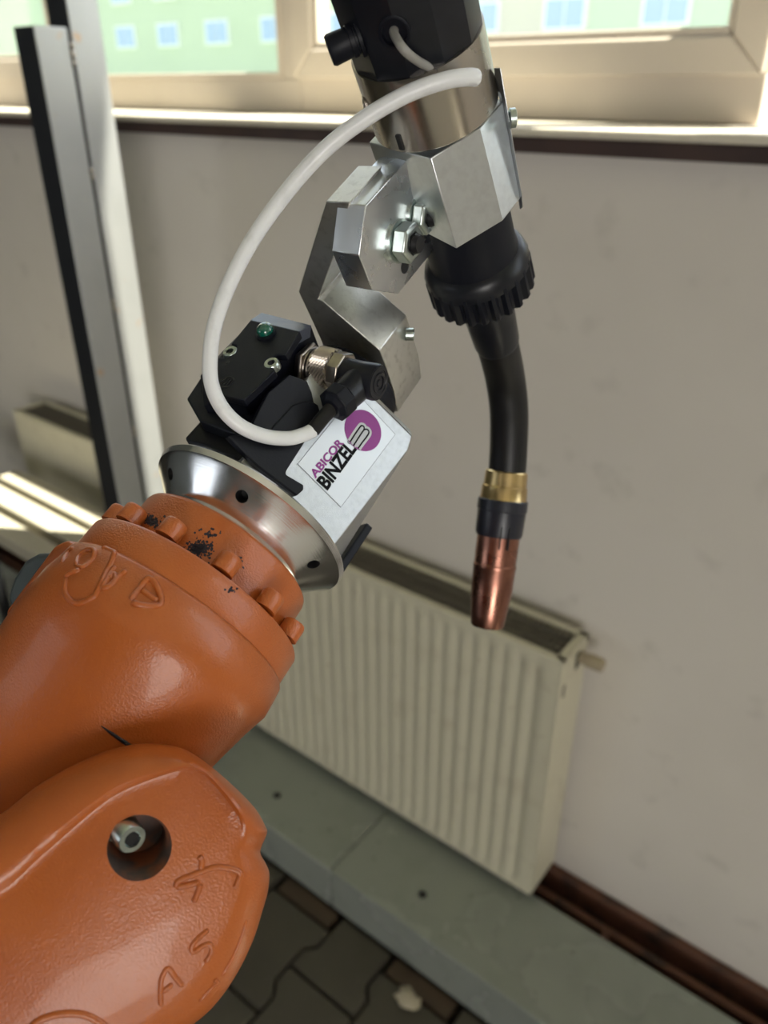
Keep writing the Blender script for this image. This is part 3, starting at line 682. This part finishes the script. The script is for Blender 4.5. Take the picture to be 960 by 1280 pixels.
# LED, screws, emboss on LED face
def ledp(u,v,o_=0): return onpl(u,v,C+m_*(M0+o_),m_)
rp=ledp(337,418)
ld=obj('indicator_lamp',MB().lathe(ledp(333,417),m_,[(0,.0043),(.0012,.0043)],28),plastic_s,sen)
obj('lens',MB().lathe(ledp(333,416.5)+m_*.0012,m_,[(0,.0036),(.0012,.0036),(.0024,.0030),(.0031,.0018),(.0034,.0003)],28),ledm,ld,smooth=80)
for (u,v) in ((287.5,439),(339,453.5)):
    P=ledp(u,v)-m_*.003
    s_=obj('socket_screw',MB().lathe(P,m_,[(0,.0033),(.0026,.0033),(.0032,.0029),(.0032,.0016),(.001,.0015)],28),zinc,sen,smooth=35)
    obj('socket_recess',MB().lathe(P+m_*.001,m_,[(0,.00145),(.0014,.00145)],6),dark,s_,smooth=0)
ebm=MB().lathe(ledp(283.5,478),m_,[(0,.0033),(.0003,.0032),(.0003,.0029),(.0001,.0028)],28)
for k in (-1,0,1): ebm.box(ledp(283.5,478)+p_*k*.0013,(.0005,.0036,.0006),(p_,a,m_))
obj('embossed_mark',ebm,plastic_s,sen,smooth=40)
obj('pin_hole',MB().lathe(ledp(284.5,452.5),m_,[(0,.0009),(.00015,.0009)],14),dark,sen)
# =================================================================== CONNECTOR PLUG + WHITE CABLE
Pm=onpl(384,456,C+m_*(M0-.019),m_)
plug=thing('sensor_cable','angled black sensor plug with knurled nickel ring and white cable looping to the torch','cable',Pm)
obj('socket_nut',MB().lathe(Pm,p_,[(-.001,.0090),(.0020,.0102),(.0030,.0096)],6,rot=.3),nickel,plug,bevel=.0004)
obj('socket_thread',MB().lathe(Pm+p_*.003,p_,[(0,.0082),(.0008,.0085),(.0016,.0080),(.0024,.0085),(.0032,.0080),(.0045,.0080)],40),nickel,plug)
def knurl(i,r): return 1+.022*(1 if i%2 else -1)
# diamond knurl: two helical counter-rotating rows
kn=MB(); nk=48; rows=14; ax,b,c=basis(p_); rings=[]
L0=.0064; L1=.0156
for k in range(rows):
    tt=L0+(L1-L0)*k/(rows-1); R=.0090; 
    if k in(0,rows-1): R=.0082
    rings.append([Pm+ax*tt+(R+(.0005 if (i+k)%2==0 else -.0002))*(math.cos(2*math.pi*i/nk)*b+math.sin(2*math.pi*i/nk)*c) for i in range(nk)])
kn.loft(rings); obj('knurled_ring',kn,nickel,plug,smooth=0)
obj('collar',MB().lathe(Pm+p_*.0045,p_,[(0,.0086),(.0012,.0088),(.0024,.0082)],40),nickel,plug)
obj('hex_ring',MB().lathe(Pm+p_*.0156,p_,[(0,.0088),(.0004,.0092),(.0050,.0092),(.0056,.0086)],8,rot=.2),nickel,plug,bevel=.0003)
E0=Pm+p_*.0205-a*.0006; E1=Pm+p_*.0365
obj('elbow_body',MB().lathe(E0,p_,[(0,.0074),(.008,.0074),(.0155,.0078),(.0168,.0074)],36),plastic_s,plug,smooth=40)
cap=MB().lathe(E0+p_*.0168,p_,[(0,.0070),(.0004,.0069),(.0004,.0056),(.0001,.0054),(.0001,.0044),(.0006,.0042),(.0006,.0030),(.0002,.0029),(.0002,.0018),(.0007,.0016),(.0007,.0004)],36)
obj('end_cap',cap,plastic_s,plug,smooth=30)
bd_=nrm(-a*1.0+m_*.12-p_*.10); B0=E0+p_*.0090
obj('elbow_branch',MB().lathe(B0,bd_,[(0,.0070),(.006,.0070),(.013,.0067)],36),plastic_s,plug,smooth=40)
obj('gland_nut',MB().lathe(B0+bd_*.0130,bd_,[(0,.0064),(.0004,.0076),(.0064,.0076),(.0072,.0062),(.0085,.0048)],8,rot=.3),plastic,plug,bevel=.0004)
G=B0+bd_*.0205
def zof(P): return (P-EYE)@FWD
def pxof(P):
    d=P-EYE; z=d@FWD; return CX+F*(d@RGT)/z, CY-F*(d@UPV)/z, z
print('CHK plug',pxof(Pm),pxof(E0+p_*.0168),pxof(B0+bd_*.013),pxof(G))
zG=zof(G)
s0=at(391,538,zG-.002)
obj('strain_sleeve',MB().tube([G,(G*.5+s0*.5)+m_*.0003,s0],.0030,18),rubber,plug)
cp=[(391,538,zG-.002),(380,543,zG-.004),(360,548,zG-.008),(330,545,zG-.012),(300,532,zG-.016),(277,509,zG-.019),(264,478,zG-.021),(263,440,zG-.023),(270,400,zG-.025),(288,352,zG-.027),(318,296,zG-.029),(360,238,zG-.031),(405,188,zG-.035),(455,149,zG-.040),(508,118,zG-.044),(555,101,zG-.046),(585,96.5,zG-.045),(599,98,zG-.043)]
print('zG',zG,'ring z',zof(T))
W_=smoothpath([at(*q) for q in cp],8); rr=[.0029]*len(W_); rr[-1]=.0014; rr[-2]=.0023; rr[-3]=.0027
obj('white_cable',MB().tube(W_,rr,24),white,plug,smooth=60)

# =================================================================== TORCH
tor=thing('welding_torch','black robotic welding torch with copper nozzle, held in the aluminium clamp','welding torch',T)
k=K
# black faceted upper body
ub=MB().lathe(T-t*.0272,t,[(0,.0246),(0,.0247),(-.02,.0252),(-.10,.0262)],12,rot=.12)
up=obj('torch_body',ub,plastic_s,tor,bevel=.0012)
obj('steel_ring',MB().lathe(T-t*.0278,t,[(0,.0243),(.0002,.0252),(.0280,.0252),(.0286,.0247)],96),steel,tor,smooth=30)
# cable port: recessed round opening with grey cable
ttp,tb,tc_=basis(t)
def ontor(u,v,R):
    # nearest point of the torch cylinder of radius R under pixel u,v
    r=nrm(ray(u,v)); d=EYE-T; A_=r-t*(r@t); B_=d-t*(d@t); aa=A_@A_; bb_=2*A_@B_; cc=B_@B_-R*R; D=bb_*bb_-4*aa*cc
    if D<0: s_=-bb_/(2*aa)
    else: s_=(-bb_-math.sqrt(D))/(2*aa)
    P=EYE+r*s_; rad=P-T; rad=nrm(rad-t*(rad@t)); return P,rad
P,rad=ontor(493,40,.0245)
cut(up,[MB().lathe(P-rad*.012,rad,[(0,.0052),(.030,.0054)],28)],dark)
obj('port_bush',MB().lathe(P-rad*.0022,rad,[(0,.0054),(.0028,.0056),(.0030,.0052),(.0030,.0044),(.0012,.0043)],36),plastic,up,smooth=35)
g0=P-rad*.002
zw=zG-.041; gp=[g0,g0+rad*.003,at(505,62,zof(P)-.006),at(525,78,(zof(P)+zw)/2-.001),at(548,89,zw),at(570,96,zw+.002),at(588,98,zw+.001)]
tag(obj('port_cable',MB().tube(smoothpath(gp,8),[.0013]*0+[.0015]*(8*(len(gp)-1)+1),16),greyc,smooth=60),'thin grey cable coming out of the round port in the torch body','cable')
# black knob on the left
P,rad=ontor(447,48,.0235); rad=nrm(-RGT*.93-UPV*.36+FWD*.1)
kb=obj('side_plug',MB().lathe(P-rad*.001,rad,[(0,.0062),(.0012,.0062),(.0014,.0048),(.0022,.0048),(.0024,.0054),(.0040,.0054),(.0042,.0049),(.0108,.0052),(.0118,.0046),(.0118,.0030),(.008,.0028)],32),plastic,tor,smooth=35)
P2,rad2=ontor(458,130,.0248); rad2=nrm(-RGT+UPV*-.25)
bolt(P2-rad2*.001,rad2,.0036,.0022,nickel,tor)
P3,rad3=ontor(500,178,.0253)
obj('ring_notch',MB().box(P3,(.0026,.0065,.0012),(nrm(np.cross(rad3,t)),t,rad3)),dark,tor,bevel=.0010)
# aluminium clamp block round the torch
cl=thing('torch_bracket','angled aluminium bracket with two hex nuts, clamping the torch to the sensor','bracket',C+a*.10)
def tpl(u,v,s): return onpl(u,v,T+t*s,t)
fa=[tpl(538,198,.0035),tpl(600,160,.0035),tpl(628.5,126.5,.0035)]
fb=[tpl(570.5,311,.0400),tpl(628.5,276,.0400),tpl(651.5,246.5,.0400)]
cc0=T+t*.0035; cc1=T+t*.0400
def mir(P,c0,f=.96): return c0-(P-c0)*f
bkA=[mir(fa[0],cc0),mir(fa[1],cc0)]; bkB=[mir(fb[0],cc1),mir(fb[1],cc1)]
lA=tpl(461,178,.0035); lA2=tpl(509,198.5,.0035)
poA=[fa[0],fa[1],fa[2],bkA[0]+(fa[2]-fa[1])*.35,bkA[1],lA]
poB=[fb[0],fb[1],fb[2],bkB[0]+(fb[2]-fb[1])*.35,bkB[1],lA+t*.0365]
clamp=obj('clamp_block',MB().loft([poA,poB]),alu_matt,cl,bevel=.0004,smooth=15)
# rear half sticking up on the right
rh=[onpl(u,v,T+t*.0,t) for u,v in ((616,80),(625,80))]
q0=tpl(628.0,128,.0035)
rearp=[tpl(617,84,-.012),tpl(626,84,-.012),tpl(653,246,.038),tpl(649,249,.0405),tpl(629,128,.0030)]
obj('rear_clamp_half',MB().prism(rearp,nrm(FWD+.2*RGT)*.012),alu_matt,cl,bevel=.0004)
bolt(at(637,148,zof(tpl(632,148,.006))),nrm(RGT*.9+UPV*.1),.0036,.0024,zinc,cl)
# plate face (normal p)
pf0=.0295
pface=[(457,257),(509.5,199),(541,198),(572.5,311.5),(545,311),(529,329),(498,367.5),(465.5,363),(449,319.5)]
plate=obj('bracket_plate',MB().prism([onpl(u,v,C+p_*pf0,p_) for u,v in pface],-p_*.0130),alu_plate,cl,bevel=.0004)
Pa=onpl(457,257,C+p_*pf0,p_); Pb=Pa-p_*.013; print('plate thick px',pxof(Pa),pxof(Pb)); print('z clamp/plate',zof(fa[0]),zof(onpl(538,198,C+p_*pf0,p_)))
# machining lines: faint raised steps on the plate
# nuts
def nut(u,v,R,h,stud):
    P=onpl(u,v,C+p_*(pf0),p_)
    nt_=obj('washer',MB().lathe(P,p_,[(0,R*1.12),(.0011,R*1.12)],36),zinc,cl)
    nn_=obj('hex_nut',MB().lathe(P+p_*.0011,p_,[(0,R*.96),(.0006,R*1.06),(h-.0008,R*1.06),(h,R*.90),(h,R*.60),(h-.002,R*.55)],6,rot=.35),zinc,cl,bevel=.0004)
    obj('stud',MB().lathe(P+p_*.001,p_,[(0,R*.50)]+[(h-.002+.0007*q,R*(.50 if q%2 else .54)) for q in range(6)]+[(h+.0028,R*.44)],28),blackbolt,nn_,smooth=35)
nut(498,301.5,.0078,.0066,1); nut(521,269.5,.0070,.0056,1)
obj('plate_hole',MB().lathe(onpl(506,333,C+p_*pf0,p_)-p_*.0003,p_,[(0,.0030),(.00045,.0030)],24),dark,cl)
# swan-neck bar: profile in the plane across a
c4=lambda L:[(360+X/4.267,200+Y/4.267) for X,Y in L]
A0=.0925
prof=c4([(202,221),(55,702),(128,858),(230,1085),(420,1330),(585,1345),(570,1240),(520,1090),(490,1014),(186,752),(158,742),(275,430),(330,225)])
pp=[onpl(u,v,C+a*A0,a) for u,v in prof]
e0=pxof(pp[0]); 
wv=.0250
print('bar p',[round(float((q-C)@p_),4) for q in pp],'T_p',(T-C)@p_,'t.p',t@p_); print('bar w',pxof(pp[0]),pxof(pp[0]+a*wv),'inner',pxof(pp[8]),pxof(pp[8]+a*wv))
bar=obj('bracket_arm',MB().prism(pp,a*wv),alu_worn,cl,bevel=.0004)
for q in range(2):
    P=onpl(507,418,C+a*(A0+.02),a) if q==0 else onpl(441,444,C+a*(A0-.002),a)
    if q==0: bolt(P-x_*.0,nrm(RGT),.0030,.0040,zinc,cl)
    else: bolt(P-a*.002,-a,.0036,.0020,nickel,cl)
# torch below the clamp
obj('lower_body',MB().lathe(T+t*.0402,t,[(0,.0205),(.0263,.0205),(.0303,.0212),(.0323,.0212)],72),plastic,tor,smooth=40)
NR=96
def ribs(i,r): return 1.0 if (i%4)<2 else .925
obj('grip_nut',MB().lathe(T+t*.0735,t,[(-.004,.0195),(-.0022,.0225),(.0,.0240),(.003,.0250),(.006,.0252)],NR),plastic_s,tor,smooth=50)
gn=MB(); 
for q in range(24):
    pass
gn.lathe(T+t*.0770,t,[(0,.0249),(.001,.0254),(.0150,.0256),(.0165,.0248)],NR,mod=ribs)
obj('grip_ribs',gn,plastic,tor,smooth=30)
obj('neck_collar',MB().lathe(T+t*.0930,t,[(0,.0150),(.004,.0134),(.020,.0126),(.036,.0119),(.0385,.0112)],56),plastic_s,tor,smooth=40)
Q=T+t*.1310; print('collar end',pxof(Q))
zq=zof(Q)
npx=[(pxof(Q-t*.012)[0],pxof(Q-t*.012)[1],zq-.0095),(pxof(Q)[0],pxof(Q)[1],zq),(631,470,zq+.024),(636,510,zq+.036),(636,550,zq+.045),(634,590,zq+.052)]
W_=smoothpath([at(*q) for q in npx],8)
obj('swan_neck',MB().tube(W_,.0110,32),rubber,tor,smooth=60)
z1=zq+.052
nz=[at(634,585,z1),at(609,781,z1+.012)]; na=nrm(nz[1]-nz[0]); NL=np.linalg.norm(nz[1]-nz[0]); print('nozzle len',NL,'z1',z1)
def yfrac(v): return (v-585)/(781-585)*NL
N0=nz[0]
def pr_(L): return [(yfrac(v),r*z1/F) for v,r in L]
obj('brass_sleeve',MB().lathe(N0,na,pr_([(588,24),(590,26.5),(606,27),(608,28.5),(621,29),(624,30.5)]),48),brass,tor,smooth=30)
obj('insulator_sleeve',MB().lathe(N0,na,pr_([(622,29),(624,31.2),(636,31.5),(637,30.5),(664,29.8),(668,28.5)]),56),mat('black_sleeve',(.012,.013,.022),.35),tor,smooth=30)
for q in range(3):
    pass
obj('gas_nozzle',MB().lathe(N0,na,pr_([(664,26.8),(703,26.5),(704,27.3),(708,27.3),(709,26.8),(735,26.3),(765,23),(780,21.3),(782,20.0),(782,15.5),(765,14.5)]),64),copper,tor,smooth=30)
for q in range(2):
    vx=nrm(-FWD*.95+RGT*(.28 if q else -.05)); vx=nrm(vx-na*(vx@na))
    obj('sleeve_slot',MB().box(N0+na*yfrac(668)+vx*(28.6*z1/F),(.0007,.013,.0030),(nrm(np.cross(na,vx)),na,vx)),dark,tor,smooth=0)
for q in (plate,bar,clamp): print('LOC',q.name,pxof(LOC[q.name]))
